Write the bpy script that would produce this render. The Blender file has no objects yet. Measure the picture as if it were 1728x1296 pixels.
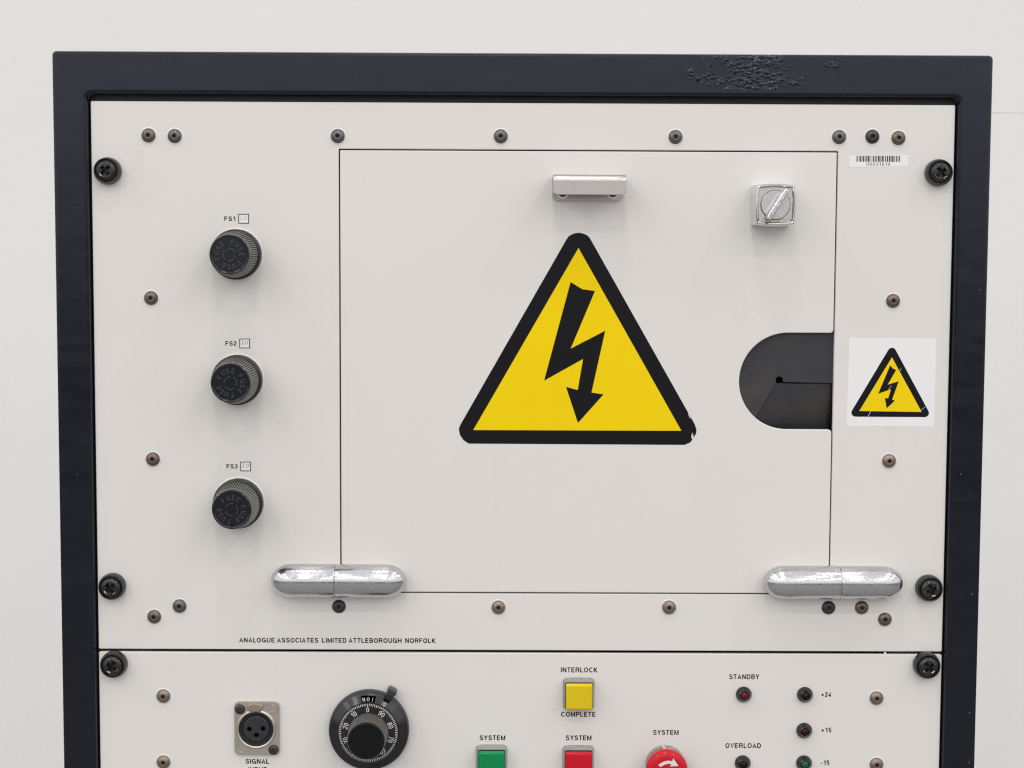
import bpy, bmesh, math, random
from mathutils import Vector, Matrix

# ------------------------------------------------------------------ camera, world, lamps, exposure
scene = bpy.context.scene
COL = scene.collection
Z0 = 1.12            # height of the upper panel's centre above the floor (metres)

cam_data = bpy.data.cameras.new('camera')
cam_data.sensor_fit = 'HORIZONTAL'
cam_data.sensor_width = 36.0
cam_data.lens = 58.743
cam_data.clip_start = 0.01
cam_data.clip_end = 60.0
cam = bpy.data.objects.new('camera', cam_data)
COL.objects.link(cam)
cam_rot = Matrix(((0.99998265, -0.00407384, -0.00425482),
                  (-0.00392826, 0.07706314, -0.99701848),
                  (0.00438958, 0.99701789, 0.07704580)))
cam.matrix_world = Matrix.Translation((-0.0097057, -0.9416145, Z0 + 0.0705542)) @ cam_rot.to_4x4()
scene.camera = cam

world = bpy.data.worlds.new('World')
scene.world = world
world.use_nodes = True
wn, wl = world.node_tree.nodes, world.node_tree.links
wbg = wn['Background']
wtc = wn.new('ShaderNodeTexCoord')
wsep = wn.new('ShaderNodeSeparateXYZ')
wmap = wn.new('ShaderNodeMapRange')
wramp = wn.new('ShaderNodeValToRGB')
wl.new(wtc.outputs['Generated'], wsep.inputs[0])
wl.new(wsep.outputs['Z'], wmap.inputs['Value'])
wmap.inputs['From Min'].default_value = -1
wmap.inputs['From Max'].default_value = 1
wl.new(wmap.outputs['Result'], wramp.inputs['Fac'])
cr = wramp.color_ramp
cr.elements[0].position = 0.0
cr.elements[0].color = (0.16, 0.155, 0.15, 1)
cr.elements[1].position = 1.0
cr.elements[1].color = (0.84, 0.84, 0.85, 1)
for pos, c in ((0.43, (0.20, 0.197, 0.20, 1)), (0.488, (0.22, 0.22, 0.23, 1)), (0.504, (0.55, 0.55, 0.57, 1)), (0.545, (1.05, 1.05, 1.09, 1)), (0.61, (1.0, 1.0, 1.02, 1)), (0.70, (0.88, 0.88, 0.89, 1))):
    e = cr.elements.new(pos)
    e.color = c
wl.new(wramp.outputs['Color'], wbg.inputs['Color'])
wbg.inputs['Strength'].default_value = 1.0

for ly in (1.0, -0.7, -1.9, -3.1, -4.3, -5.5):                 # square ceiling lamps in rows over the room
    for lx in (-3.0, -1.55, -0.1, 1.35, 2.8):
        ld = bpy.data.lights.new('ceiling_lamp', 'AREA')
        ld.shape = 'SQUARE'
        ld.size = 0.20
        ld.energy = 4.6
        ld.color = (1.0, 0.975, 0.94)
        lo = bpy.data.objects.new('ceiling_lamp', ld)
        lo.location = (lx, ly, 3.0)
        COL.objects.link(lo)

scene.view_settings.view_transform = 'Standard'
scene.view_settings.look = 'None'
scene.view_settings.exposure = 0.15
scene.view_settings.gamma = 1.0
scene.view_settings.use_curve_mapping = False
scene.render.engine = 'CYCLES'
scene.cycles.max_bounces = 8
scene.cycles.filter_width = 1.2
scene.cycles.denoising_prefilter = 'NONE'

# ------------------------------------------------------------------ materials
def rgb(r, g, b):
    f = lambda c: c / 12.92 if c <= 0.04045 else ((c + 0.055) / 1.055) ** 2.4
    return (f(r / 255), f(g / 255), f(b / 255), 1)

class Mat:
    """Principled material with optional noise in colour, roughness and bump."""
    def __init__(s, name, col, rough=0.5, metal=0.0, coat=0.0):
        s.m = bpy.data.materials.new(name)
        s.m.use_nodes = True
        s.n, s.l = s.m.node_tree.nodes, s.m.node_tree.links
        s.p = s.n['Principled BSDF']
        s.p.inputs['Base Color'].default_value = col
        s.p.inputs['Roughness'].default_value = rough
        s.p.inputs['Metallic'].default_value = metal
        s.p.inputs['Coat Weight'].default_value = coat
        s.tc = s.n.new('ShaderNodeTexCoord').outputs['Object']
        s.base = None
        s.hgt = None
    def vec(s, scale):
        mp = s.n.new('ShaderNodeMapping')
        mp.inputs['Scale'].default_value = scale
        s.l.new(s.tc, mp.inputs[0])
        return mp.outputs[0]
    def noise(s, scale, detail=3.0, rough=0.55, stretch=None, dist=0.0):
        t = s.n.new('ShaderNodeTexNoise')
        t.inputs['Scale'].default_value = scale
        t.inputs['Detail'].default_value = detail
        t.inputs['Roughness'].default_value = rough
        t.inputs['Distortion'].default_value = dist
        s.l.new(s.vec(stretch) if stretch else s.tc, t.inputs['Vector'])
        return t.outputs['Fac']
    def rng(s, v, a, b, c=0.0, d=1.0):
        t = s.n.new('ShaderNodeMapRange')
        t.inputs['From Min'].default_value = a
        t.inputs['From Max'].default_value = b
        t.inputs['To Min'].default_value = c
        t.inputs['To Max'].default_value = d
        s.l.new(v, t.inputs['Value'])
        return t.outputs['Result']
    def math(s, op, a, b=None):
        t = s.n.new('ShaderNodeMath')
        t.operation = op
        for i, v in enumerate((a, b)):
            if v is None:
                continue
            if isinstance(v, (int, float)):
                t.inputs[i].default_value = v
            else:
                s.l.new(v, t.inputs[i])
        return t.outputs[0]
    def axis(s):
        t = s.n.new('ShaderNodeSeparateXYZ')
        s.l.new(s.tc, t.inputs[0])
        return t.outputs
    def tint(s, fac, col):
        t = s.n.new('ShaderNodeMix')
        t.data_type = 'RGBA'
        ca, cb = t.inputs[6], t.inputs[7]
        if s.base is None:
            ca.default_value = s.p.inputs['Base Color'].default_value
        else:
            s.l.new(s.base, ca)
        cb.default_value = col
        if isinstance(fac, (int, float)):
            t.inputs[0].default_value = fac
        else:
            s.l.new(fac, t.inputs[0])
        s.base = t.outputs[2]
        s.l.new(s.base, s.p.inputs['Base Color'])
        return s
    def rough(s, v):
        s.l.new(v, s.p.inputs['Roughness'])
        return s
    def bump(s, v, dist, strength=1.0):
        t = s.n.new('ShaderNodeBump')
        t.inputs['Strength'].default_value = strength
        t.inputs['Distance'].default_value = dist
        s.l.new(v, t.inputs['Height'])
        if s.hgt is not None:
            s.l.new(s.hgt, t.inputs['Normal'])
        s.hgt = t.outputs[0]
        s.l.new(s.hgt, s.p.inputs['Normal'])
        return s
    def specks(s, scale, lim, keep=0.6):
        """Small scattered dots: 1 in a dot, 0 elsewhere."""
        t = s.n.new('ShaderNodeTexVoronoi')
        t.inputs['Scale'].default_value = scale
        s.l.new(s.tc, t.inputs['Vector'])
        d = s.rng(t.outputs['Distance'], lim, lim * 0.5)
        sp = s.n.new('ShaderNodeSeparateColor')
        s.l.new(t.outputs['Color'], sp.inputs[0])
        return s.math('MULTIPLY', d, s.math('GREATER_THAN', sp.outputs[0], keep))

PANEL = Mat('panel_paint', (0.740, 0.713, 0.684, 1), 0.40)
PANEL.tint(PANEL.rng(PANEL.noise(9, 4), 0.35, 0.75, 0, 0.22), (0.70, 0.675, 0.64, 1))
PANEL.tint(PANEL.math('MULTIPLY', PANEL.specks(46, 0.035, 0.75), 0.40), (0.36, 0.33, 0.30, 1))
PANEL.tint(PANEL.math('MULTIPLY', PANEL.specks(95, 0.04, 0.8), 0.30), (0.45, 0.42, 0.39, 1))
PANEL.tint(PANEL.rng(PANEL.noise(26, 7, 0.72, (1.0, 1, 0.55)), 0.60, 0.74, 0, 0.35), (0.64, 0.60, 0.555, 1))
PANEL.tint(PANEL.rng(PANEL.noise(60, 6, 0.7, (1, 1, 2.6)), 0.66, 0.80, 0, 0.22), (0.60, 0.57, 0.53, 1))
PANEL.tint(PANEL.rng(PANEL.noise(1.0, 4, 0.7, (30, 1, 420)), 0.66, 0.76, 0, 0.16), (0.60, 0.57, 0.54, 1))
PANEL.tint(PANEL.rng(PANEL.noise(1.0, 4, 0.7, (420, 1, 24)), 0.69, 0.78, 0, 0.22), (0.84, 0.83, 0.81, 1))
PANEL.rough(PANEL.rng(PANEL.noise(40, 4), 0.3, 0.7, 0.36, 0.52))
PANEL.bump(PANEL.noise(420, 3), 0.00012, 0.35)

WALL = Mat('wall_paint', (0.86, 0.842, 0.825, 1), 0.7)
WALL.tint(WALL.rng(WALL.noise(3.0, 5), 0.42, 0.7, 0, 0.35), (0.82, 0.797, 0.785, 1))
WALL.tint(WALL.rng(WALL.noise(30, 7, 0.78, (1, 1, 3.0)), 0.62, 0.76, 0, 0.55), (0.60, 0.57, 0.55, 1))
WALL.tint(WALL.math('MULTIPLY', WALL.specks(18, 0.03, 0.7), 0.6), (0.42, 0.40, 0.38, 1))
wx = WALL.axis()
seam = WALL.math('MULTIPLY', WALL.math('LESS_THAN', WALL.math('ABSOLUTE', WALL.math('SUBTRACT', wx[2], Z0 + 0.3470)), 0.0016),
                 WALL.math('GREATER_THAN', wx[0], 0.9))
WALL.tint(WALL.math('MULTIPLY', seam, WALL.rng(WALL.noise(14), 0.35, 0.6, 0.1, 0.7)), (0.58, 0.56, 0.54, 1))
WALL.bump(WALL.noise(90, 5), 0.0012, 0.35)

FLOOR = Mat('floor_paint', (0.23, 0.223, 0.22, 1), 0.5)
FLOOR.tint(FLOOR.rng(FLOOR.noise(3, 5), 0.4, 0.7), (0.18, 0.176, 0.172, 1))

FRAME = Mat('frame_paint', (0.0012, 0.0023, 0.0064, 1), 0.22)
FRAME.p.inputs['Specular Tint'].default_value = (0.86, 0.89, 1.0, 1)
FRAME.p.inputs['Specular IOR Level'].default_value = 0.53
fx = FRAME.axis()
along = FRAME.math('ABSOLUTE', FRAME.math('SUBTRACT', fx[0], 0.127))
near = FRAME.math('MULTIPLY', FRAME.rng(along, 0.075, 0.0, 0.0, 0.30), FRAME.math('GREATER_THAN', fx[2], Z0 + 0.1625))
clump = FRAME.rng(FRAME.math('ADD', FRAME.noise(60, 5, 0.7, (1, 1, 1.2)), near), 0.70, 0.80)
drop = FRAME.n.new('ShaderNodeTexVoronoi')
drop.feature = 'SMOOTH_F1'
drop.inputs['Scale'].default_value = 430
drop.inputs['Smoothness'].default_value = 0.35
drop.inputs['Randomness'].default_value = 1.0
FRAME.l.new(FRAME.vec((0.75, 1, 1.15)), drop.inputs['Vector'])
dist_ = FRAME.rng(drop.outputs['Distance'], 0.0, 0.62)
blob = FRAME.math('SUBTRACT', 1.0, FRAME.math('MULTIPLY', dist_, dist_))
patch = clump
FRAME.bump(FRAME.math('MULTIPLY', patch, blob), 0.00030, 1.0)
FRAME.bump(FRAME.noise(90, 3, 0.5, (1, 1, 1.3)), 0.0003, 0.20)
FRAME.rough(FRAME.math('MULTIPLY', FRAME.rng(FRAME.noise(30, 5, 0.6, (1, 1, 3)), 0.3, 0.7, 0.14, 0.32), FRAME.rng(patch, 0, 1, 1.0, 0.45)))
glint_flecks = FRAME.math('MULTIPLY', patch, FRAME.rng(FRAME.noise(520, 4, 0.7, (0.7, 1, 1.4), 0.8), 0.57, 0.66))  # glints of the blistered patch, put into the colour as pale flecks
FRAME.tint(FRAME.math('MULTIPLY', glint_flecks, FRAME.rng(FRAME.noise(110, 3), 0.40, 0.58, 0.1, 0.85)), (0.20, 0.205, 0.22, 1))
FRAME.tint(FRAME.math('MULTIPLY', FRAME.specks(120, 0.075, 0.80), 0.6), (0.17, 0.17, 0.17, 1))
FRAME.tint(FRAME.rng(FRAME.noise(110, 6, 0.75, (1, 1, 4)), 0.64, 0.78, 0, 0.10), (0.13, 0.13, 0.14, 1))

CHROME = Mat('chrome', (0.60, 0.60, 0.615, 1), 0.10, 1.0)
CHROME.tint(CHROME.rng(CHROME.noise(300, 5, 0.7), 0.6, 0.75, 0, 0.7), (0.52, 0.51, 0.50, 1))
CHROME.rough(CHROME.math('ADD', CHROME.rng(CHROME.noise(130, 5, 0.75), 0.40, 0.62, 0.08, 0.20), CHROME.rng(CHROME.noise(900, 3, 0.75), 0.50, 0.70, 0.0, 0.20)))
CHROME.tint(CHROME.math('MULTIPLY', CHROME.specks(420, 0.16, 0.72), 0.8), (0.80, 0.80, 0.79, 1))
CHROME.bump(CHROME.noise(1900, 2, 0.6), 0.0001, 0.25)
CHROME.bump(CHROME.noise(150, 3, 0.6), 0.0002, 0.10)

LOCK = Mat('lock_chrome', (0.70, 0.71, 0.72, 1), 0.15, 1.0)
LOCK.bump(LOCK.noise(260, 4, 0.7), 0.0004, 0.3)
LOCKFACE = Mat('lock_face_metal', (0.62, 0.58, 0.57, 1), 0.34, 1.0)
LOCKFACE.bump(LOCKFACE.noise(500, 4, 0.7), 0.0003, 0.3)
lx_ = LOCKFACE.axis()
LOCKFACE.tint(LOCKFACE.math('MULTIPLY', LOCKFACE.rng(lx_[2], -0.0068, -0.0080), LOCKFACE.rng(LOCKFACE.noise(300, 3), 0.40, 0.62)), (0.36, 0.26, 0.12, 1))
LOCKFACE.tint(LOCKFACE.rng(LOCKFACE.noise(420, 5, 0.7), 0.60, 0.72, 0, 0.6), (0.30, 0.29, 0.28, 1))

BRUSHED = Mat('brushed_steel', (0.56, 0.515, 0.495, 1), 0.34, 1.0)
BRUSHED.rough(BRUSHED.rng(BRUSHED.noise(1.0, 3, 0.6, (2600, 30, 30)), 0.3, 0.7, 0.26, 0.46))
BRUSHED.bump(BRUSHED.noise(1.0, 3, 0.6, (2600, 60, 60)), 0.0001, 0.12)

NICKEL = Mat('satin_nickel', (0.60, 0.56, 0.50, 1), 0.36, 1.0)
NICKEL.bump(NICKEL.noise(700, 3), 0.0001, 0.4)
NICKEL.tint(NICKEL.rng(NICKEL.noise(160, 4), 0.45, 0.7, 0, 0.5), (0.46, 0.42, 0.37, 1))
INSERT = Mat('socket_insert_plastic', (0.022, 0.022, 0.026, 1), 0.38)
LATCH = Mat('latch_metal', (0.40, 0.345, 0.28, 1), 0.5, 1.0)
RING = Mat('zinc_ring', (0.80, 0.775, 0.735, 1), 0.45, 0.25)

def screw_mat(name, c):
    m = Mat(name, c, 0.4, 0.85)
    m.tint(m.rng(m.noise(520, 4, 0.7), 0.45, 0.7, 0, 0.5), tuple(x * 0.62 for x in c[:3]) + (1,))
    m.rough(m.rng(m.noise(600, 3), 0.3, 0.7, 0.32, 0.52))
    m.bump(m.noise(800, 3), 0.00012, 0.4)
    return m
S_BROWN = screw_mat('bronzed_screw', (0.185, 0.140, 0.118, 1))
S_TAN = screw_mat('tan_screw', (0.27, 0.205, 0.165, 1))
S_GREY = screw_mat('grey_screw', (0.15, 0.148, 0.145, 1))
S_DARK = screw_mat('dark_screw', (0.075, 0.073, 0.072, 1))
HOLE = Mat('hole_shade', (0.001, 0.001, 0.001, 1), 0.9)  # flat black in place of the shade inside pin holes and counter window
HOLE.p.inputs['Specular IOR Level'].default_value = 0.0
SOCKET = Mat('socket_black', (0.008, 0.007, 0.007, 1), 0.6)
WASHER = Mat('black_plastic', (0.012, 0.012, 0.013, 1), 0.26)
WASHER.bump(WASHER.noise(500, 3), 0.0002, 0.3)
PHILLIPS = Mat('black_zinc_screw', (0.050, 0.050, 0.050, 1), 0.25, 0.8)
PHILLIPS.bump(PHILLIPS.noise(420, 4, 0.7), 0.0004, 0.5)
PHIL_EDGE = Mat('screw_edge_highlight', (0.34, 0.33, 0.32, 1), 0.25, 1.0)  # brighter metal paints in the highlights along the cross edges
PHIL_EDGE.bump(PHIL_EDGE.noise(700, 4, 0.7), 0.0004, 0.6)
PHILLIPS.tint(PHILLIPS.rng(PHILLIPS.noise(500, 4, 0.7), 0.62, 0.75, 0, 0.6), (0.26, 0.25, 0.24, 1))

CAPBLACK = Mat('fuse_cap_plastic', (0.0048, 0.0055, 0.0095, 1), 0.18)
CAPGLINT = Mat('fuse_cap_edge_highlight', (0.046, 0.048, 0.056, 1), 0.30)  # paler grey paints the edge highlights of the raised letters and arrows
CAPBLACK.bump(CAPBLACK.noise(350, 3), 0.0002, 0.25)
KNURL = Mat('knurl_sheen_grey', (0.200, 0.192, 0.176, 1), 0.45)  # grey colour stands for ceiling sheen on black ridged plastic
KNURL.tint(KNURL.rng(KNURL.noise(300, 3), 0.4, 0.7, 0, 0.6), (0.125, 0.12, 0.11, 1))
GROOVE = Mat('dark_groove', (0.016, 0.015, 0.014, 1), 0.7)  # darker faces in the grooves between the knurl ribs
RUBBER = Mat('rubber', (0.034, 0.032, 0.035, 1), 0.5)
RUBBER.tint(RUBBER.rng(RUBBER.noise(42, 4), 0.50, 0.70, 0, 0.7), (0.056, 0.042, 0.036, 1))
RUBBER.tint(RUBBER.rng(RUBBER.noise(30, 3), 0.56, 0.36, 0, 0.6), (0.016, 0.017, 0.023, 1))
RUBBER.tint(RUBBER.rng(RUBBER.noise(240, 5, 0.75), 0.66, 0.8, 0, 0.35), (0.10, 0.098, 0.095, 1))
RUBBER.bump(RUBBER.noise(80, 4), 0.001, 0.25)
INK = Mat('black_ink', (0.008, 0.0075, 0.007, 1), 0.6)
INK.p.inputs['Specular IOR Level'].default_value = 0.15
GREYINK = Mat('grey_ink', (0.026, 0.025, 0.024, 1), 0.6)
GREYINK.p.inputs['Specular IOR Level'].default_value = 0.15
PEN = Mat('pen_ink', (0.10, 0.10, 0.11, 1), 0.7)
FADEDPEN = Mat('faded_pen', (0.44, 0.44, 0.45, 1), 0.7)
PAPER = Mat('white_label', (0.83, 0.82, 0.82, 1), 0.45)
PAPER.bump(PAPER.noise(60, 3), 0.0005, 0.2)
SIGNBLACK = Mat('sign_black', (0.0070, 0.0070, 0.0092, 1), 0.38)
SIGNBLACK.tint(SIGNBLACK.rng(SIGNBLACK.noise(140, 6, 0.8), 0.66, 0.8, 0, 0.12), (0.10, 0.10, 0.10, 1))
SIGNYELLOW = Mat('sign_yellow', (0.90, 0.645, 0.002, 1), 0.45)
SIGNYELLOW.p.inputs['Specular IOR Level'].default_value = 0.12
SIGNBLACK.p.inputs['Specular IOR Level'].default_value = 0.16
SIGNYELLOW.tint(SIGNYELLOW.rng(SIGNYELLOW.noise(16, 4), 0.35, 0.75, 0, 0.4), (0.80, 0.56, 0.006, 1))
DIALBLACK = Mat('dial_black', (0.011, 0.011, 0.012, 1), 0.30)
DIALBLACK.rough(DIALBLACK.rng(DIALBLACK.noise(160, 4), 0.3, 0.7, 0.22, 0.42))
DIALBLACK.bump(DIALBLACK.noise(300, 4), 0.0002, 0.3)
DIALRING = Mat('dial_anodised', (0.055, 0.055, 0.059, 1), 0.20, 0.85)
DIALRING.bump(DIALRING.noise(420, 4), 0.0002, 0.2)
KNOB = Mat('knob_black', (0.003, 0.003, 0.0035, 1), 0.10)
KNOB.p.inputs['Specular IOR Level'].default_value = 0.3
KNOBRIB = Mat('knob_rib', (0.13, 0.12, 0.113, 1), 0.42)
LEVER = Mat('lever_grey', (0.065, 0.062, 0.060, 1), 0.45)
WHITEINK = Mat('white_ink', (0.72, 0.71, 0.69, 1), 0.5)
BEZEL = Mat('button_bezel', (0.34, 0.325, 0.31, 1), 0.55)
BEZEL.tint(BEZEL.rng(BEZEL.noise(600, 4, 0.7), 0.4, 0.7), (0.22, 0.21, 0.20, 1))
BEZELIN = Mat('button_well', (0.045, 0.038, 0.034, 1), 0.4)
def plastic(name, c):
    m = Mat(name, c, 0.22, 0.0, 0.0)
    m.p.inputs['Specular IOR Level'].default_value = 0.22
    m.p.inputs['Subsurface Weight'].default_value = 0.12
    m.p.inputs['Subsurface Radius'].default_value = (0.002, 0.002, 0.002)
    m.p.inputs['Subsurface Scale'].default_value = 1.0
    m.bump(m.noise(70, 3), 0.0004, 0.15)
    return m
YELLOWBTN = plastic('yellow_button', (0.70, 0.52, 0.012, 1))
GREENBTN = plastic('green_button', (0.004, 0.245, 0.075, 1))
REDBTN = plastic('red_button', (0.56, 0.010, 0.022, 1))
STOPRED = plastic('stop_red', (0.56, 0.012, 0.022, 1))
LAMPBODY = Mat('lamp_bezel', (0.055, 0.055, 0.057, 1), 0.13, 0.8)
LAMPBODY.bump(LAMPBODY.noise(260, 2), 0.0003, 0.35)
LEDS = {'red': plastic('red_lens', (0.13, 0.004, 0.018, 1)), 'dim': plastic('dark_red_lens', (0.030, 0.003, 0.008, 1)),
        'black': plastic('black_lens', (0.004, 0.004, 0.005, 1)), 'green': plastic('green_lens', (0.008, 0.105, 0.055, 1))}
INSIDE = Mat('inside_dark', (0.012, 0.012, 0.013, 1), 0.7)
CHIP = Mat('bare_chip', (0.76, 0.75, 0.73, 1), 0.6)

# ------------------------------------------------------------------ mesh helpers; local frame (u right, v up, h out of the panel) in mm
def W(u, v, h=0.0):
    return Vector((u * 0.001, -h * 0.001, v * 0.001))

class MB:
    def __init__(s):
        s.bm = bmesh.new()
        s.mats = []
        s.i = 0
    def use(s, mat):
        if mat.m not in s.mats:
            s.mats.append(mat.m)
        s.i = s.mats.index(mat.m)
        return s
    def v(s, u, v, h=0.0):
        return s.bm.verts.new(W(u, v, h))
    def f(s, vs):
        try:
            fc = s.bm.faces.new(vs)
            fc.material_index = s.i
            fc.smooth = True
            return fc
        except ValueError:
            return None
    def ring(s, pts):
        return [s.v(*p) for p in pts]
    def bridge(s, a, b, closed=True):
        n = len(a)
        for k in range(n if closed else n - 1):
            s.f((a[k], a[(k + 1) % n], b[(k + 1) % n], b[k]))
    def lathe(s, prof, c=(0, 0), seg=40, caps=(False, True), fn=None, mats=None):
        """prof: (radius, height) pairs; fn(index, angle, r) may reshape one ring; mats[k]: material of band k."""
        rings = []
        for k, (r, h) in enumerate(prof):
            pts = []
            for q in range(seg):
                a = 2 * math.pi * q / seg
                rr = fn(k, a, r) if fn else r
                pts.append((c[0] + rr * math.cos(a), c[1] + rr * math.sin(a), h))
            rings.append(s.ring(pts))
        for k in range(len(rings) - 1):
            if mats and mats[k]:
                s.use(mats[k])
            s.bridge(rings[k], rings[k + 1])
        if caps[0]:
            s.f(rings[0][::-1])
        if caps[1]:
            s.f(rings[-1])
        return s
    def prism(s, outline, h0, h1, bev=0.0):
        """A solid of outline (counter-clockwise) from h0 up to h1, its upper edge rounded by bev."""
        if bev > 0:
            lay = [(0, h0), (0, h1 - bev), (bev * 0.3, h1 - bev * 0.3), (bev, h1)]
        else:
            lay = [(0, h0), (0, h1)]
        rings = []
        for d, h in lay:
            rings.append(s.ring([(p[0], p[1], h) for p in offset(outline, d)]))
        for a, b in zip(rings, rings[1:]):
            s.bridge(a, b)
        s.f(rings[0][::-1])
        s.f(rings[-1])
        return s
    def sheet(s, outline, h):
        """A thin flat piece lying at height h (stickers, ink): a real but very thin solid."""
        return s.prism(outline, h - 0.04, h)
    def stroke(s, pts, width, h):
        L, R = [], []
        for k, p in enumerate(pts):
            a = Vector(pts[max(k - 1, 0)])
            b = Vector(pts[min(k + 1, len(pts) - 1)])
            d = (b - a).normalized()
            n = Vector((-d.y, d.x)) * width / 2
            L.append((p[0] + n.x, p[1] + n.y, h))
            R.append((p[0] - n.x, p[1] - n.y, h))
        s.bridge(s.ring(R), s.ring(L), closed=False)
        return s
    def done(s, name, parent=None, at=(0, 0, 0), sharp=32, label=None, rot=0.0, recalc=True):
        if recalc:
            bmesh.ops.recalc_face_normals(s.bm, faces=s.bm.faces[:])
        s.bm.normal_update()
        for fc in s.bm.faces:                              # flat front faces stay flat beside their rounded edges
            if abs(fc.normal.y) > 0.99995:
                fc.smooth = False
        lim = math.radians(sharp)
        for e in s.bm.edges:
            if len(e.link_faces) == 2 and e.calc_face_angle(0) > lim:
                e.smooth = False
        me = bpy.data.meshes.new(name)
        s.bm.to_mesh(me)
        s.bm.free()
        for m in s.mats:
            me.materials.append(m)
        return place(name, me, parent, at, label, rot)

ORIGIN = {}
def place(name, me, parent, at, label=None, rot=0.0):
    o = bpy.data.objects.new(name, me)
    COL.objects.link(o)
    w = W(*at) + Vector((0, 0, Z0))
    ORIGIN[o.name] = w
    if parent:
        o.parent = parent
        o.location = w - ORIGIN[parent.name]
    else:
        o.location = w
    if rot:
        o.rotation_euler = (0, -rot, 0)
    if label:
        o['label'] = label
    return o

def thing(name, label, cat, at):
    o = bpy.data.objects.new(name, None)
    COL.objects.link(o)
    o.empty_display_size = 0.05
    ORIGIN[o.name] = W(*at) + Vector((0, 0, Z0))
    o.location = ORIGIN[o.name]
    o['label'] = label
    o['category'] = cat
    return o

def offset(poly, d):
    if d == 0:
        return list(poly)
    out, n = [], len(poly)
    for k in range(n):
        p0, p1, p2 = Vector(poly[k - 1][:2]), Vector(poly[k][:2]), Vector(poly[(k + 1) % n][:2])
        e1, e2 = (p1 - p0).normalized(), (p2 - p1).normalized()
        n1, n2 = Vector((-e1.y, e1.x)), Vector((-e2.y, e2.x))
        m = n1 + n2
        m = m / max(m.dot(n1), 0.35) if m.length > 1e-6 else n1
        q = p1 + m * d
        out.append((q.x, q.y))
    return out

def rrect(w, h, r, n=6, c=(0, 0), radii=None):
    pts = []
    rs = radii or (r, r, r, r)           # upper right, upper left, lower left, lower right
    for q, (sx, sy) in enumerate(((1, 1), (-1, 1), (-1, -1), (1, -1))):
        rr = rs[q]
        cx, cy = c[0] + sx * (w / 2 - rr), c[1] + sy * (h / 2 - rr)
        for k in range(n + 1):
            a = math.pi / 2 * (q + k / n)
            pts.append((cx + rr * math.cos(a), cy + rr * math.sin(a)))
    return pts

def rounded(poly, r, n=5):
    """Rounds the corners of a counter-clockwise convex polygon by fillets of radius r."""
    out, m = [], len(poly)
    for k in range(m):
        p0, p1, p2 = Vector(poly[k - 1]), Vector(poly[k]), Vector(poly[(k + 1) % m])
        a, b = (p0 - p1).normalized(), (p2 - p1).normalized()
        half = a.angle(b) / 2
        t = r / math.tan(half)
        c = p1 + (a + b).normalized() * (r / math.sin(half))
        s0, s1 = p1 + a * t - c, p1 + b * t - c
        a0 = math.atan2(s0.y, s0.x)
        da = math.atan2(s1.y, s1.x) - a0
        da = (da + math.pi) % (2 * math.pi) - math.pi
        for q in range(n + 1):
            g = a0 + da * q / n
            out.append((c.x + r * math.cos(g), c.y + r * math.sin(g)))
    return out

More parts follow.
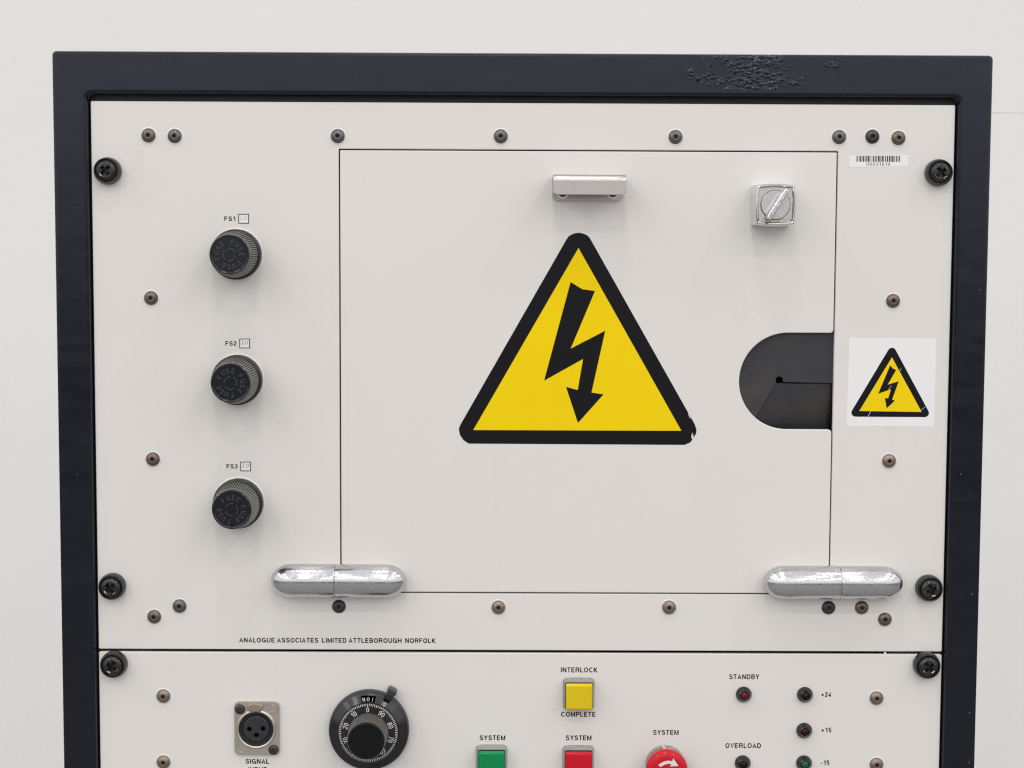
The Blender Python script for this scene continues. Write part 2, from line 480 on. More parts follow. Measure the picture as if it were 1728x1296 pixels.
# lettering: strokes of even width, drawn letter by letter (cap height 1)
def arc_(cx, cy, rx, ry, a0, a1, n=16):
    return [(cx + rx * math.cos(math.radians(a0 + (a1 - a0) * k / n)), cy + ry * math.sin(math.radians(a0 + (a1 - a0) * k / n))) for k in range(n + 1)]
_b, _t = 0.07, 0.93
_stem = [(_b, 0), (_b, 1)]
LETTERS = {
    'A': (0.72, [[(0.05, 0), (0.36, 0.94), (0.67, 0)], [(0.17, 0.31), (0.55, 0.31)]]),
    'B': (0.68, [_stem, [(_b, _t)] + arc_(0.38, 0.725, 0.20, 0.205, 90, -90) + [(_b, 0.52)], [(0.3, 0.52)] + arc_(0.39, 0.295, 0.22, 0.225, 90, -90) + [(_b, _b)]]),
    'C': (0.74, [arc_(0.38, 0.5, 0.31, 0.43, 38, 322, 26)]),
    'D': (0.71, [_stem, [(_b, _t)] + arc_(0.31, 0.5, 0.33, 0.43, 90, -90) + [(_b, _b)]]),
    'E': (0.63, [_stem, [(_b, _t), (0.60, _t)], [(_b, 0.51), (0.56, 0.51)], [(_b, _b), (0.61, _b)]]),
    'F': (0.58, [_stem, [(_b, _t), (0.56, _t)], [(_b, 0.49), (0.50, 0.49)]]),
    'G': (0.78, [arc_(0.39, 0.5, 0.32, 0.43, 38, 318, 26), [(0.41, 0.44), (0.70, 0.44), (0.70, 0.0)]]),
    'H': (0.70, [_stem, [(0.63, 0), (0.63, 1)], [(_b, 0.52), (0.63, 0.52)]]),
    'I': (0.14, [_stem]),
    'K': (0.68, [_stem, [(0.60, 1.0), (_b, 0.36)], [(0.24, 0.56), (0.64, 0.0)]]),
    'L': (0.56, [_stem, [(_b, _b), (0.54, _b)]]),
    'M': (0.83, [_stem, [(0.76, 0), (0.76, 1)], [(0.09, 0.97), (0.415, 0.04), (0.74, 0.97)]]),
    'N': (0.70, [_stem, [(0.63, 0), (0.63, 1)], [(0.09, 0.97), (0.61, 0.03)]]),
    'O': (0.78, [arc_(0.39, 0.5, 0.32, 0.43, 0, 360, 32)]),
    'P': (0.66, [_stem, [(_b, _t)] + arc_(0.37, 0.70, 0.23, 0.23, 90, -90) + [(_b, 0.47)]]),
    'R': (0.70, [_stem, [(_b, _t)] + arc_(0.40, 0.71, 0.22, 0.22, 90, -90) + [(_b, 0.49)], [(0.40, 0.49), (0.56, 0.40), (0.61, 0.0)]]),
    'S': (0.67, [arc_(0.335, 0.725, 0.245, 0.205, 15, 270, 18) + arc_(0.335, 0.295, 0.265, 0.225, 90, -170, 18)[1:]]),
    'T': (0.60, [[(0, _t), (0.6, _t)], [(0.3, 0), (0.3, _t)]]),
    'U': (0.70, [[(_b, 1)] + arc_(0.35, 0.36, 0.28, 0.29, 180, 360) + [(0.63, 1)]]),
    'V': (0.66, [[(0.05, 1), (0.33, 0.05), (0.61, 1)]]),
    'Y': (0.66, [[(0.05, 1), (0.33, 0.47)], [(0.61, 1), (0.33, 0.47)], [(0.33, 0.52), (0.33, 0)]]),
    '0': (0.56, [arc_(0.28, 0.5, 0.21, 0.43, 0, 360, 28)]),
    '1': (0.44, [[(0.32, 0), (0.32, 1)], [(0.06, 0.76), (0.22, 0.82), (0.32, 0.97)]]),
    '2': (0.56, [arc_(0.28, 0.71, 0.20, 0.22, 172, -28, 14) + [(0.07, 0.10), (0.52, _b)][:1], [(0.04, _b), (0.51, _b)]]),
    '3': (0.56, [arc_(0.27, 0.72, 0.19, 0.21, 165, -90, 14), arc_(0.27, 0.29, 0.21, 0.225, 90, -165, 14)]),
    '4': (0.58, [[(0.42, 0), (0.42, 0.95), (0.05, 0.28), (0.57, 0.28)]]),
    '5': (0.56, [[(0.50, _t), (0.13, _t), (0.10, 0.50)] + arc_(0.25, 0.31, 0.23, 0.24, 112, -120, 16)]),
    '6': (0.56, [arc_(0.28, 0.30, 0.20, 0.23, 0, 360, 22), arc_(0.30, 0.5, 0.22, 0.43, 45, 195, 14)]),
    '7': (0.55, [[(0.03, _t), (0.50, _t), (0.28, 0.48), (0.19, 0)]]),
    '8': (0.56, [arc_(0.28, 0.73, 0.175, 0.20, 0, 360, 22), arc_(0.28, 0.295, 0.205, 0.225, 0, 360, 22)]),
    '9': (0.56, [arc_(0.28, 0.70, 0.20, 0.23, 0, 360, 22), arc_(0.26, 0.5, 0.22, 0.43, -135, 15, 14)]),
    '+': (0.62, [[(0.02, 0.42), (0.58, 0.42)], [(0.30, 0.14), (0.30, 0.70)]]),
    '-': (0.40, [[(0.03, 0.40), (0.36, 0.40)]]),
}
def strokes_of(txt, track):
    """All strokes of a line of text with its width; cap height 1."""
    out, x = [], 0.0
    for ch in txt:
        if ch == ' ':
            x += 0.28
            continue
        wd, st = LETTERS[ch]
        out += [[(p[0] + x, p[1]) for p in q] for q in st]
        x += wd + track
    return out, x - track

def letter_strokes(m, strokes, fn, width, h, depth):
    """Lays each stroke through fn as a ribbon of the given width (mm); later strokes a hair higher."""
    for k, st in enumerate(strokes):
        pts = [fn(p) for p in st]
        hh = h + 0.004 * (k % 5)
        L, R = [], []
        closed = (Vector(pts[0]) - Vector(pts[-1])).length < 1e-4
        n = len(pts)
        for q, p in enumerate(pts):
            pa = Vector(pts[q - 1]) if q > 0 else (Vector(pts[-2]) if closed else Vector(p))
            pb = Vector(pts[q + 1]) if q < n - 1 else (Vector(pts[1]) if closed else Vector(p))
            e1, e2 = Vector(p) - pa, pb - Vector(p)
            e1 = e1.normalized() if e1.length > 1e-9 else e2.normalized()
            e2 = e2.normalized() if e2.length > 1e-9 else e1
            n1, n2 = Vector((-e1.y, e1.x)), Vector((-e2.y, e2.x))
            mm = n1 + n2
            mm = mm / max(mm.dot(n1), 0.45) if mm.length > 1e-6 else n1
            L.append((p[0] + mm.x * width / 2, p[1] + mm.y * width / 2))
            R.append((p[0] - mm.x * width / 2, p[1] - mm.y * width / 2))
        tl, tr = m.ring([q + (hh,) for q in L]), m.ring([q + (hh,) for q in R])
        m.bridge(tr, tl, closed=False)
        if depth > 0:
            bl, br = m.ring([q + (hh - depth,) for q in L]), m.ring([q + (hh - depth,) for q in R])
            m.bridge(tl, bl, closed=False)
            m.bridge(br, tr, closed=False)
            m.f((tl[0], tr[0], br[0], bl[0]))
            m.f((tr[-1], tl[-1], bl[-1], br[-1]))

def text_in_box(m, txt, u0, v0, u1, v1, h, track=0.17, weight=0.135):
    st, wd = strokes_of(txt, track)
    sx, sy = (u1 - u0) / wd, v1 - v0
    letter_strokes(m, st, lambda p: (u0 + p[0] * sx, v0 + p[1] * sy), weight * sy, h, 0.0)

def lettering(txt, u0, v0, u1, v1, parent, mat=None, weight=0.20, track=0.21):
    cu, cv = (u0 + u1) / 2, (v0 + v1) / 2
    m = MB().use(mat or INK)
    text_in_box(m, txt, u0 - cu, v0 - cv, u1 - cu, v1 - cv, 0.05, track, weight)
    return m.done('printed_lettering', parent, (cu, cv, 0), recalc=False, label='printed black marking ' + txt)

def glyph(m, txt, cu, cv, size, ang, h, depth=0.0, weight=0.14, narrow=0.9):
    """Characters of cap height size, centred at (cu, cv), turned so that their tops point along ang."""
    st, wd = strokes_of(txt, 0.12)
    ca, sa = math.cos(ang - math.pi / 2), math.sin(ang - math.pi / 2)
    def fn(p):
        x, y = (p[0] - wd / 2) * size * narrow, (p[1] - 0.5) * size
        return (cu + x * ca - y * sa, cv + x * sa + y * ca)
    letter_strokes(m, st, fn, weight * size, h, depth)

# ------------------------------------------------------------------ setting: wall and floor
def struct(o):
    o['kind'] = 'structure'
    return o
m = MB().use(WALL)
m.prism([(-4000, -Z0 * 1000), (4000, -Z0 * 1000), (4000, 2400), (-4000, 2400)], -2440, -2300)
struct(m.done('wall', None, (0, 0, 0)))
WALLOBJ = bpy.data.objects['wall']
WALLOBJ.data.transform(Matrix.Translation((0, 0, Z0)))
WALLOBJ.location.z = 0
me = bpy.data.meshes.new('floor')
bm = bmesh.new()
vs = [bm.verts.new(p) for p in ((-5, -8, 0), (5, -8, 0), (5, 2.3, 0), (-5, 2.3, 0), (-5, -8, -0.1), (5, -8, -0.1), (5, 2.3, -0.1), (-5, 2.3, -0.1))]
for q in ((0, 1, 2, 3), (7, 6, 5, 4), (0, 4, 5, 1), (1, 5, 6, 2), (2, 6, 7, 3), (3, 7, 4, 0)):
    bm.faces.new([vs[k] for k in q])
bm.to_mesh(me)
bm.free()
me.materials.append(FLOOR.m)
fl = bpy.data.objects.new('floor', me)
COL.objects.link(fl)
struct(fl)

# ------------------------------------------------------------------ the rack
FLOORV = -Z0 * 1000
rack = thing('equipment_rack', 'dark blue-black painted steel rack frame around the two white panels, paint blistered at top right', 'rack', (0, FLOORV, -300))
def frame_mesh():
    """Welded front frame: outer and inner rounded rims, rounded front edges."""
    m = MB().use(FRAME)
    FF = 2.5
    top, bot = 182.4, FLOORV
    oc, oh = (0, (top + bot) / 2), top - bot
    ib, it = FLOORV + 90, 158.9
    ic, ih = (0, (ib + it) / 2), it - ib
    outer = rrect(523.4, oh, 2.4, 5, (-0.3, oc[1]))
    inner = rrect(485.0, ih, 2.2, 5, ic)
    n = len(outer)
    def R(poly, d, h):
        return m.ring([(p[0], p[1], h) for p in offset(poly, d)])
    b = 1.8
    o0 = R(outer, 0, -20)
    o1 = R(outer, 0, FF - b)
    o2 = R(outer, b * 0.29, FF - b * 0.29)
    o3 = R(outer, b, FF)
    i3 = R(inner, -b * 1.2, FF)
    i2 = R(inner, -b * 0.35, FF - b * 0.29)
    i1 = R(inner, 0, FF - b)
    i0 = R(inner, 0, -20)
    for a, c in ((o0, o1), (o1, o2), (o2, o3), (o3, i3), (i3, i2), (i2, i1), (i1, i0), (i0, o0)):
        m.bridge(a, c)
    # weld beads in the two upper inner corners
    for sx in (-1, 1):
        for k in range(7):
            a = k / 6 * math.pi / 2
            cu, cv = sx * (241.6 - 2.2 + 2.4 * math.cos(a)), 158.6 - 2.2 + 2.4 * math.sin(a)
            m.lathe([(0.9, -0.7), (0.8, 0.1), (0.45, 0.6)], (cu + sx * 0.7, cv + 0.3), 8)
    return m
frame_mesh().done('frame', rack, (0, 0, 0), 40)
# shift the texture frame: object coordinates equal world coordinates for this part
fo = bpy.data.objects['frame']
fo.data.transform(Matrix.Translation((0, 0, Z0)))
fo.location.z -= Z0
m = MB().use(FRAME)
for (w, h, cu, cv) in ((3, 1290, -258.5, 175 - 645), (3, 1290, 258.5, 175 - 645)):
    pass
body = MB().use(INSIDE)
def slab(m, u0, u1, v0, v1, h0, h1, bev=0.0):
    m.prism([(u0, v0), (u1, v0), (u1, v1), (u0, v1)], h0, h1, bev)
slab(body, -259, -257, FLOORV + 2, 180, -600, -20.2)
slab(body, 257, 259, FLOORV + 2, 180, -600, -20.2)
slab(body, -256.9, 256.9, 178, 180, -600, -20.2)
slab(body, -256.9, 256.9, FLOORV + 2, FLOORV + 4, -600, -20.2)
slab(body, -256.9, 256.9, FLOORV + 4.1, 177.9, -600, -598)
body.done('cabinet_body', rack)
for sx in (-1, 1):
    m = MB().use(INSIDE)
    slab(m, min(sx * 212, sx * 243.4), max(sx * 212, sx * 243.4), FLOORV + 92, 145.9, -6, -3.4)
    slab(m, min(sx * 241.0, sx * 243.4), max(sx * 241.0, sx * 243.4), FLOORV + 92, 145.9, -40, -6.05)
    m.done('mounting_rail', rack)
m = MB().use(INSIDE)
slab(m, -243.4, 243.4, 146, 162.0, -6, -3.4)
m.done('cross_rail', rack)

# ------------------------------------------------------------------ shared part builders
def hexa(r):
    def g(a):
        t = (a % (math.pi / 3)) - math.pi / 6
        return r * math.cos(math.pi / 6) / math.cos(t)
    return g

def button_screw(mat, ringed):
    """Domed socket screw; its rim sits in a bright counterbore ring."""
    m = MB()
    hx = hexa(1.35)
    if ringed:
        m.use(RING).lathe([(4.6, -0.2), (4.6, 0.10), (4.4, 0.22), (4.1, 0.22), (4.0, -0.1)], seg=36, caps=(False, False))
    m.use(mat)
    prof = [(3.85, -0.1), (3.85, 0.35), (3.65, 0.75), (3.05, 1.35), (2.35, 1.78), (1.75, 1.98), (1.5, 2.0), (1.28, 1.9), (1.22, 0.7)]
    m.lathe(prof, seg=36, caps=(False, False), fn=lambda k, a, r: hx(a) * r / 1.35 if k >= 7 else r)
    m.use(SOCKET)
    m.lathe([(1.25, 0.72), (0.02, 0.6)], seg=24)
    return m

def plus_shape(length, half):
    def g(a):
        t = a % (math.pi / 2)
        t = min(t, math.pi / 2 - t)
        return length / math.cos(t) if math.tan(t) < half / length else half / math.sin(t)
    return g

def cup_washer():
    m = MB().use(WASHER)
    m.lathe([(7.6, 0), (7.65, 2.0), (7.4, 3.8), (6.95, 5.7), (6.65, 6.0), (6.3, 5.9), (6.1, 4.8), (3.0, 4.4)], seg=48, caps=(True, True))
    return m
def cross_screw():
    m = MB().use(PHILLIPS)
    pl = plus_shape(3.75, 1.005)
    m.lathe([(5.7, 2.8), (5.75, 4.6), (5.45, 5.3), (4.6, 6.05), (4.2, 6.42), (3.95, 6.5)], seg=48, caps=(False, False))
    top = [(1.0, 6.5), (0.86, 6.1), (0.6, 3.9)]
    rings = []
    for q, (k, h) in enumerate(top):
        rings.append(m.ring([(pl(2 * math.pi * j / 48) * k * math.cos(2 * math.pi * j / 48), pl(2 * math.pi * j / 48) * k * math.sin(2 * math.pi * j / 48), h) for j in range(48)]))
    out = m.ring([(3.95 * math.cos(2 * math.pi * j / 48), 3.95 * math.sin(2 * math.pi * j / 48), 6.5) for j in range(48)])
    m.bridge(out, rings[0])
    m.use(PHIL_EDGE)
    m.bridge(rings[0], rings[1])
    m.use(SOCKET)
    m.bridge(rings[1], rings[2])
    m.f(rings[2])
    bmesh.ops.remove_doubles(m.bm, verts=m.bm.verts[:], dist=1e-6)
    return m

PROTO = {}
def dup(key, build, name, parent, at, rot=0.0, label=None):
    """A copy of a small repeated part: shares mesh data, is an object of its own."""
    if key not in PROTO:
        o = build().done(name, parent, at, rot=rot, label=label)
        PROTO[key] = o
        return o
    o = place(name, PROTO[key].data, parent, at, label, rot)
    return o

rnd = random.Random(7)
def put_screws(rows, parent):
    for u, v, mat, rot, ringed in rows:
        dup(('screw', mat.m.name, ringed), lambda: button_screw(mat, ringed), 'socket_screw', parent, (u, v, 0), rot)
def put_rack_screws(rows, parent):
    for u, v, rot in rows:
        b = dup('cup', cup_washer, 'rack_screw', parent, (u, v, 0))
        dup('cross', cross_screw, 'screw_head', b, (u, v, 1.3), rot)

# ------------------------------------------------------------------ upper panel unit
upper = thing('fuse_panel', 'upper white panel with a hinged door, a large warning triangle and three black fuse holders', 'panel', (0, -155.1, 0))
def frame_plate(w, h, c, hole_w, hole_h, hc, th=3.0):
    m = MB().use(PANEL)
    outer = rrect(w, h, 0.9, 4, c)
    inner = rrect(hole_w, hole_h, 0.5, 4, hc)
    b = 0.45
    L = []
    for poly, d, hh in ((outer, 0, -th), (outer, 0, -b), (outer, b * 0.3, -b * 0.3), (outer, b, 0),
                        (inner, -b, 0), (inner, -b * 0.3, -b * 0.3), (inner, 0, -b), (inner, 0, -th)):
        L.append(m.ring([(p[0], p[1], hh) for p in offset(poly, d)]))
    for k in range(len(L)):
        m.bridge(L[k], L[(k + 1) % len(L)])
    return m
DU0, DU1, DV0, DV1 = -102.35, 175.5, -121.4, 128.45          # the door
g = 0.8
frame_plate(482.6, 310.1, (0, 0), DU1 - DU0 + 2 * g, DV1 - DV0 + 2 * g, ((DU0 + DU1) / 2, (DV0 + DV1) / 2)).done('front_plate', upper)

# the door with its D-shaped cable cut-out
def door_outline():
    pts = [(DU0 + 0.4, DV0), (DU1 - 0.4, DV0), (DU1, DV0 + 0.4)]
    r = 1.9
    for k in range(6):                                        # lower lip of the cut-out
        a = k / 5 * math.pi / 2
        pts.append((DU1 - r + r * math.cos(a), -27.4 - r + r * math.sin(a)))
    cu, cr_ = 122.7 + 27.4, 27.4
    for k in range(33):
        a = -math.pi / 2 - k / 32 * math.pi
        pts.append((cu + cr_ * math.cos(a), cr_ * math.sin(a)))
    for k in range(6):
        a = -math.pi / 2 + k / 5 * math.pi / 2
        pts.append((DU1 - r + r * math.cos(a), 27.4 + r + r * math.sin(a)))
    pts += [(DU1, DV1 - 0.4), (DU1 - 0.4, DV1), (DU0 + 0.4, DV1), (DU0, DV1 - 0.4), (DU0, DV0 + 0.4)]
    return pts
m = MB().use(PANEL)
m.prism(door_outline(), -2.6, 0.35, 0.45)
door = m.done('door', upper, label='white hinged door with a large warning triangle and a round-ended cable opening')
HD = 0.35

# rubber behind the opening: slit sheet and a flap pushed inwards
m = MB().use(RUBBER)
hole = [(145.9 + 2.15 * math.cos(a), 0.4 + 2.15 * math.sin(a)) for a in [math.radians(-28 + k * 24.6) for k in range(11)]]
sheet = [(132.6, -21.2), (128.5, -31), (118, -31), (118, 31), (177.5, 31), (177.5, -1.15)]
poly = list(reversed(hole))                                   # the hole's rim closes the outline
outline = [(177.5, -1.15), (177.5, 31), (118, 31), (118, -31), (128.5, -31), (132.6, -21.2)] + poly
m.prism(outline, -4.4, -2.8)
m.done('rubber_sheet', door, sharp=30)
m = MB().use(RUBBER)
rows = []
N = 14
A, B_, C_, D_ = (142.6, -1.5), (177.4, -0.6), (176.6, -31), (127.5, -28)
for i in range(N + 1):
    t = i / N
    row = []
    for j in range(N + 1):
        q = j / N
        u = (A[0] * (1 - q) + B_[0] * q) * (1 - t) + (D_[0] * (1 - q) + C_[0] * q) * t
        v = (A[1] * (1 - q) + B_[1] * q) * (1 - t) + (D_[1] * (1 - q) + C_[1] * q) * t
        h = -5.4 - 6.5 * t ** 1.3 * math.sin(math.pi * (0.04 + 0.9 * q) * 0.6) + 1.6 * math.sin(math.pi * min(q * 1.8, 1)) * t * (1 - t)
        row.append((u, v, h))
    rows.append(m.ring(row))
for a, b in zip(rows, rows[1:]):
    m.bridge(a, b, closed=False)
fo = m.done('rubber_flap', door, sharp=80)
sm = fo.modifiers.new('thickness', 'SOLIDIFY')
sm.thickness = 0.0012
sm.offset = 0

# big warning triangle on the door
def sign(m, out, tri, bolt, h):
    m.use(SIGNBLACK).sheet(out, h)
    m.use(SIGNYELLOW).sheet(tri, h + 0.06)
    m.use(SIGNBLACK).sheet(bolt, h + 0.12)
BOLT = [(27.02, 55.49), (12.43, -0.2), (34.36, 12.22), (31.49, -5.41), (24.86, -3.67), (31.73, -24.11), (46.1, -7.84), (39.26, -6.83),
        (46.72, 28.18), (27.29, 17.98), (40.76, 50.51), (33.54, 51.51)]
OUT = [(28.7, 82.7), (25.81, 81.2), (24.5, 79.3), (-34.9, -25.6), (-35.7, -28.0), (-35.0, -31.2), (-33.0, -34.2), (-30.1, -36.13),
       (92.31, -36.37), (95.4, -35.0), (97.44, -32.4), (98.8, -29.6), (98.94, -27.7), (97.86, -24.58), (37.6, 80.2), (36.3, 81.6), (33.81, 82.7), (31.3, 83.1)]
m = MB()
c = (31.6, 15)
sh = lambda pts, c: [(p[0] - c[0], p[1] - c[1]) for p in pts]
sign(m, sh(OUT, c), sh([(31.31, 74.58), (-27.51, -28.41), (90.34, -28.35)], c), sh(BOLT, c), 0.09)
m.use(CHIP)
m.sheet(sh([(97.3, -32.3), (97.2, -30.6), (96.6, -31.4), (96.9, -29.2), (96.1, -30.6), (96.2, -32.8), (96.6, -33.3)][::-1], c), 0.24)
m.sheet(sh([(93.9, -18.2), (94.35, -18.5), (95.6, -21.4), (94.9, -20.9)][::-1], c), 0.22)
m.use(GREYINK)
m.stroke(sh([(42.2, -35.9), (45.6, -32.0), (48.7, -28.5)], c), 0.18, 0.25)
m.done('warning_sign', door, (c[0], c[1], HD), label='large yellow and black warning triangle with a lightning bolt')

# pull handle: folded strip of brushed steel
def strip_handle():
    m = MB().use(BRUSHED)
    w0, w1 = -20.0, 20.0
    path = []
    for k in range(9):
        path.append((-7.2 + 11.3 * k / 8, 0.9))
    for k in range(1, 6):
        a = math.pi / 2 * k / 5
        path.append((4.1 + 1.6 * math.sin(a), 0.9 + 1.6 * (1 - math.cos(a))))
    for k in range(1, 7):
        path.append((5.7, 2.5 + 15.8 * k / 6))
    for k in range(1, 9):
        a = math.pi / 2 * k / 8
        path.append((5.7 - 2.6 * (1 - math.cos(a)), 18.3 + 2.6 * math.sin(a)))
    for k in range(1, 10):
        path.append((3.1 - 7.7 * k / 9, 20.9))
    s = [0.0]
    for a, b in zip(path, path[1:]):
        s.append(s[-1] + math.hypot(a[0] - b[0], a[1] - b[1]))
    rows = []
    r = 2.3
    for p, d in zip(path, s):
        e = min(d, s[-1] - d)
        inset = r - math.sqrt(max(r * r - (r - e) ** 2, 0)) if e < r else 0
        rows.append(m.ring([(w0 + inset + (w1 - w0 - 2 * inset) * j / 8, p[0], p[1]) for j in range(9)]))
    for a, b in zip(rows, rows[1:]):
        m.bridge(a, b, closed=False)
    return m
ho = strip_handle().done('handle', door, (36.2, 108.1, HD), sharp=80, label='brushed steel folded pull handle')
sm = ho.modifiers.new('thickness', 'SOLIDIFY')
sm.thickness = 0.0017
sm.offset = 0
bv = ho.modifiers.new('edge', 'BEVEL')
bv.width = 0.0003
bv.segments = 2
bv.limit_method = 'ANGLE'
for du in (-14, 14):
    m = MB()
    m.use(RING).lathe([(3.6, 1.7), (3.6, 2.0), (3.0, 2.0), (2.7, 1.8)], seg=28, caps=(False, False))
    m.use(S_DARK).lathe([(2.75, 1.78), (2.6, 2.05), (1.2, 2.1), (0.1, 2.05)], seg=28)
    m.done('handle_screw', door, (36.2 + du, 105.7, HD))

# square lock with a turning fin
def lock_mesh():
    m = MB().use(LOCK)
    def sq(w, h, bulge, n=12):
        pts = []
        cs = [(w / 2, h / 2), (-w / 2, h / 2), (-w / 2, -h / 2), (w / 2, -h / 2)]
        for q in range(4):
            a, b = Vector(cs[q]), Vector(cs[(q + 1) % 4])
            d = (b - a).normalized()
            nrm = Vector((d.y, -d.x))
            for k in range(n):
                t = k / n
                tt = 0.5 - 0.5 * math.cos(math.pi * t) * 0.985 if 0 < t < 1 else t
                p = a.lerp(b, tt) + nrm * bulge * 4 * tt * (1 - tt)
                pts.append((p.x, p.y))
        return pts
    rings = []
    for w, h, bu, z in ((21.4, 21.8, 0.8, 0), (21.7, 22.1, 0.95, 4), (21.4, 21.8, 0.9, 15.5), (20.9, 21.3, 0.9, 17.6), (20.1, 20.5, 0.85, 18.6), (19.3, 19.7, 0.8, 18.9),
                        (18.4, 18.8, 0.7, 18.6), (17.6, 18.0, 0.55, 17.9)):
        rings.append(m.ring([(p[0], p[1], z) for p in sq(w, h, bu)]))
    for a, b in zip(rings, rings[1:]):
        m.bridge(a, b)
    m.use(LOCKFACE)
    m.f(rings[-1])
    m.use(SOCKET).lathe([(8.25, 17.95), (8.25, 18.0), (7.9, 18.0)], seg=48, caps=(False, False))
    m.use(LOCKFACE).lathe([(7.95, 17.8), (7.95, 18.5), (7.75, 18.7)], seg=48)
    ang = math.radians(58)
    ca, sa = math.cos(ang), math.sin(ang)
    def rot(p):
        return (p[0] * ca - p[1] * sa, p[0] * sa + p[1] * ca)
    m.use(SOCKET).sheet([rot(p) for p in ((-6.8, 1.2), (-6.8, -1.2), (4.5, -1.2), (4.5, 1.2))], 18.8)
    m.use(LOCK).prism([rot(p) for p in rrect(18.6, 2.6, 0.7, 4, (0.3, -0.2))], 18.7, 25.0, 0.45)
    m.use(LOCKFACE).prism([rot(p) for p in rrect(12.6, 1.6, 0.4, 3, (-1.0, 1.9))], 18.7, 19.4, 0.3)
    return m
lock_mesh().done('lock', door, (138.7, 98.6, HD), sharp=38, label='square chrome lock with a slanted turning fin')

# bullet hinges: two half shells each
def shell(length, r, sgn):
    """Half of a bullet hinge: straight end at u=0, rounded end at u=sgn*length."""
    m = MB().use(CHROME)
    prof = [(0, r * 0.962), (0.12, r * 0.985), (0.4, r)]
    cap = 11.5
    prof += [(length - cap, r)]
    for k in range(1, 11):
        a = math.pi / 2 * k / 10
        prof.append((length - cap + cap * math.sin(a), r * max(math.cos(a), 0.02)))
    rings = []
    seg = 44
    for x, rr in prof:
        ring = []
        for q in range(seg):
            a = 2 * math.pi * q / seg
            v, h = rr * math.cos(a), rr * math.sin(a) * 0.92
            ring.append((sgn * x, v, h))
        rings.append(m.ring(ring))
    for a, b in zip(rings, rings[1:]):
        m.bridge(a, b)
    m.f(rings[0])
    m.f(rings[-1])
    return m
for u0, us, u1, nm in ((-141.9, -105.3, -65.0, 'chrome bullet hinge on the left'), (137.4, 180.4, 216.6, 'chrome bullet hinge on the right')):
    m = MB().use(CHROME)
    m.prism(rrect(u1 - u0 - 3, 16.6, 8.2, 8), 0, 1.1, 0.5)
    hg = m.done('hinge', upper, ((u0 + u1) / 2, -114.2, 0.3), label=nm)
    shell(us - u0 - 0.04, 9.5, -1).done('hinge_shell', hg, (us - 0.04, -114.0, 5.6), sharp=35)
    shell(u1 - us - 0.04, 9.4, 1).done('hinge_shell', hg, (us + 0.04, -114.0, 5.6), sharp=35)

# fuse holders
def fuse_base():
    m = MB()
    m.use(RING).lathe([(14.45, 0), (14.45, 0.7), (14.25, 0.9), (13.5, 0.9)], seg=56, caps=(True, False))
    m.use(WASHER).lathe([(14.15, 0.8), (14.15, 5.2), (13.8, 5.9), (12.9, 6.2), (12.4, 6.2), (12.3, 8.5)], seg=56)
    return m
def fuse_cap(start):
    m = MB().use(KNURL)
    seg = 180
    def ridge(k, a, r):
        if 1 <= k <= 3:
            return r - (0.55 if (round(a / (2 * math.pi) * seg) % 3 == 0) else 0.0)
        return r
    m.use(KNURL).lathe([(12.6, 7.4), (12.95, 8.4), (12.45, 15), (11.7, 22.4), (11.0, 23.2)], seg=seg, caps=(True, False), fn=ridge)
    m.use(GROOVE)
    for fc in list(m.bm.faces):
        c = fc.calc_center_median()
        q = math.floor((math.atan2(c.z, c.x) % (2 * math.pi)) / (2 * math.pi) * seg)
        if len(fc.verts) == 4 and q % 3 == 0 and c.y > -0.0226:
            fc.material_index = m.i
    m.use(CAPBLACK).lathe([(11.0, 23.1), (11.0, 25.2), (10.85, 25.9), (10.35, 26.2), (9.9, 26.1), (9.6, 25.95)], seg=72)
    m.use(CAPGLINT)
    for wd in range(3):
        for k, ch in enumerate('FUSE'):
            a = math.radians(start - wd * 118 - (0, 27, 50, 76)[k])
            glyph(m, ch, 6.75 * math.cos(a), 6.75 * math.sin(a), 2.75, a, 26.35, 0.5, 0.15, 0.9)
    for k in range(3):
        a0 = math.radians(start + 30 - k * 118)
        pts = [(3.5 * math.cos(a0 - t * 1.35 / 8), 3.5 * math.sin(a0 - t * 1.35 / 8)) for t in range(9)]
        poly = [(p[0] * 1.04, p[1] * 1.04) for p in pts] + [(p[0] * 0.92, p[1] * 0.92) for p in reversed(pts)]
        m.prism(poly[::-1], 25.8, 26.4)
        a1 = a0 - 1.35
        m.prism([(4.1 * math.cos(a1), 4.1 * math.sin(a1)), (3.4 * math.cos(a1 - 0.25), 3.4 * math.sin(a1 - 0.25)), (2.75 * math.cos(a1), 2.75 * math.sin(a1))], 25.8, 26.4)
    return m
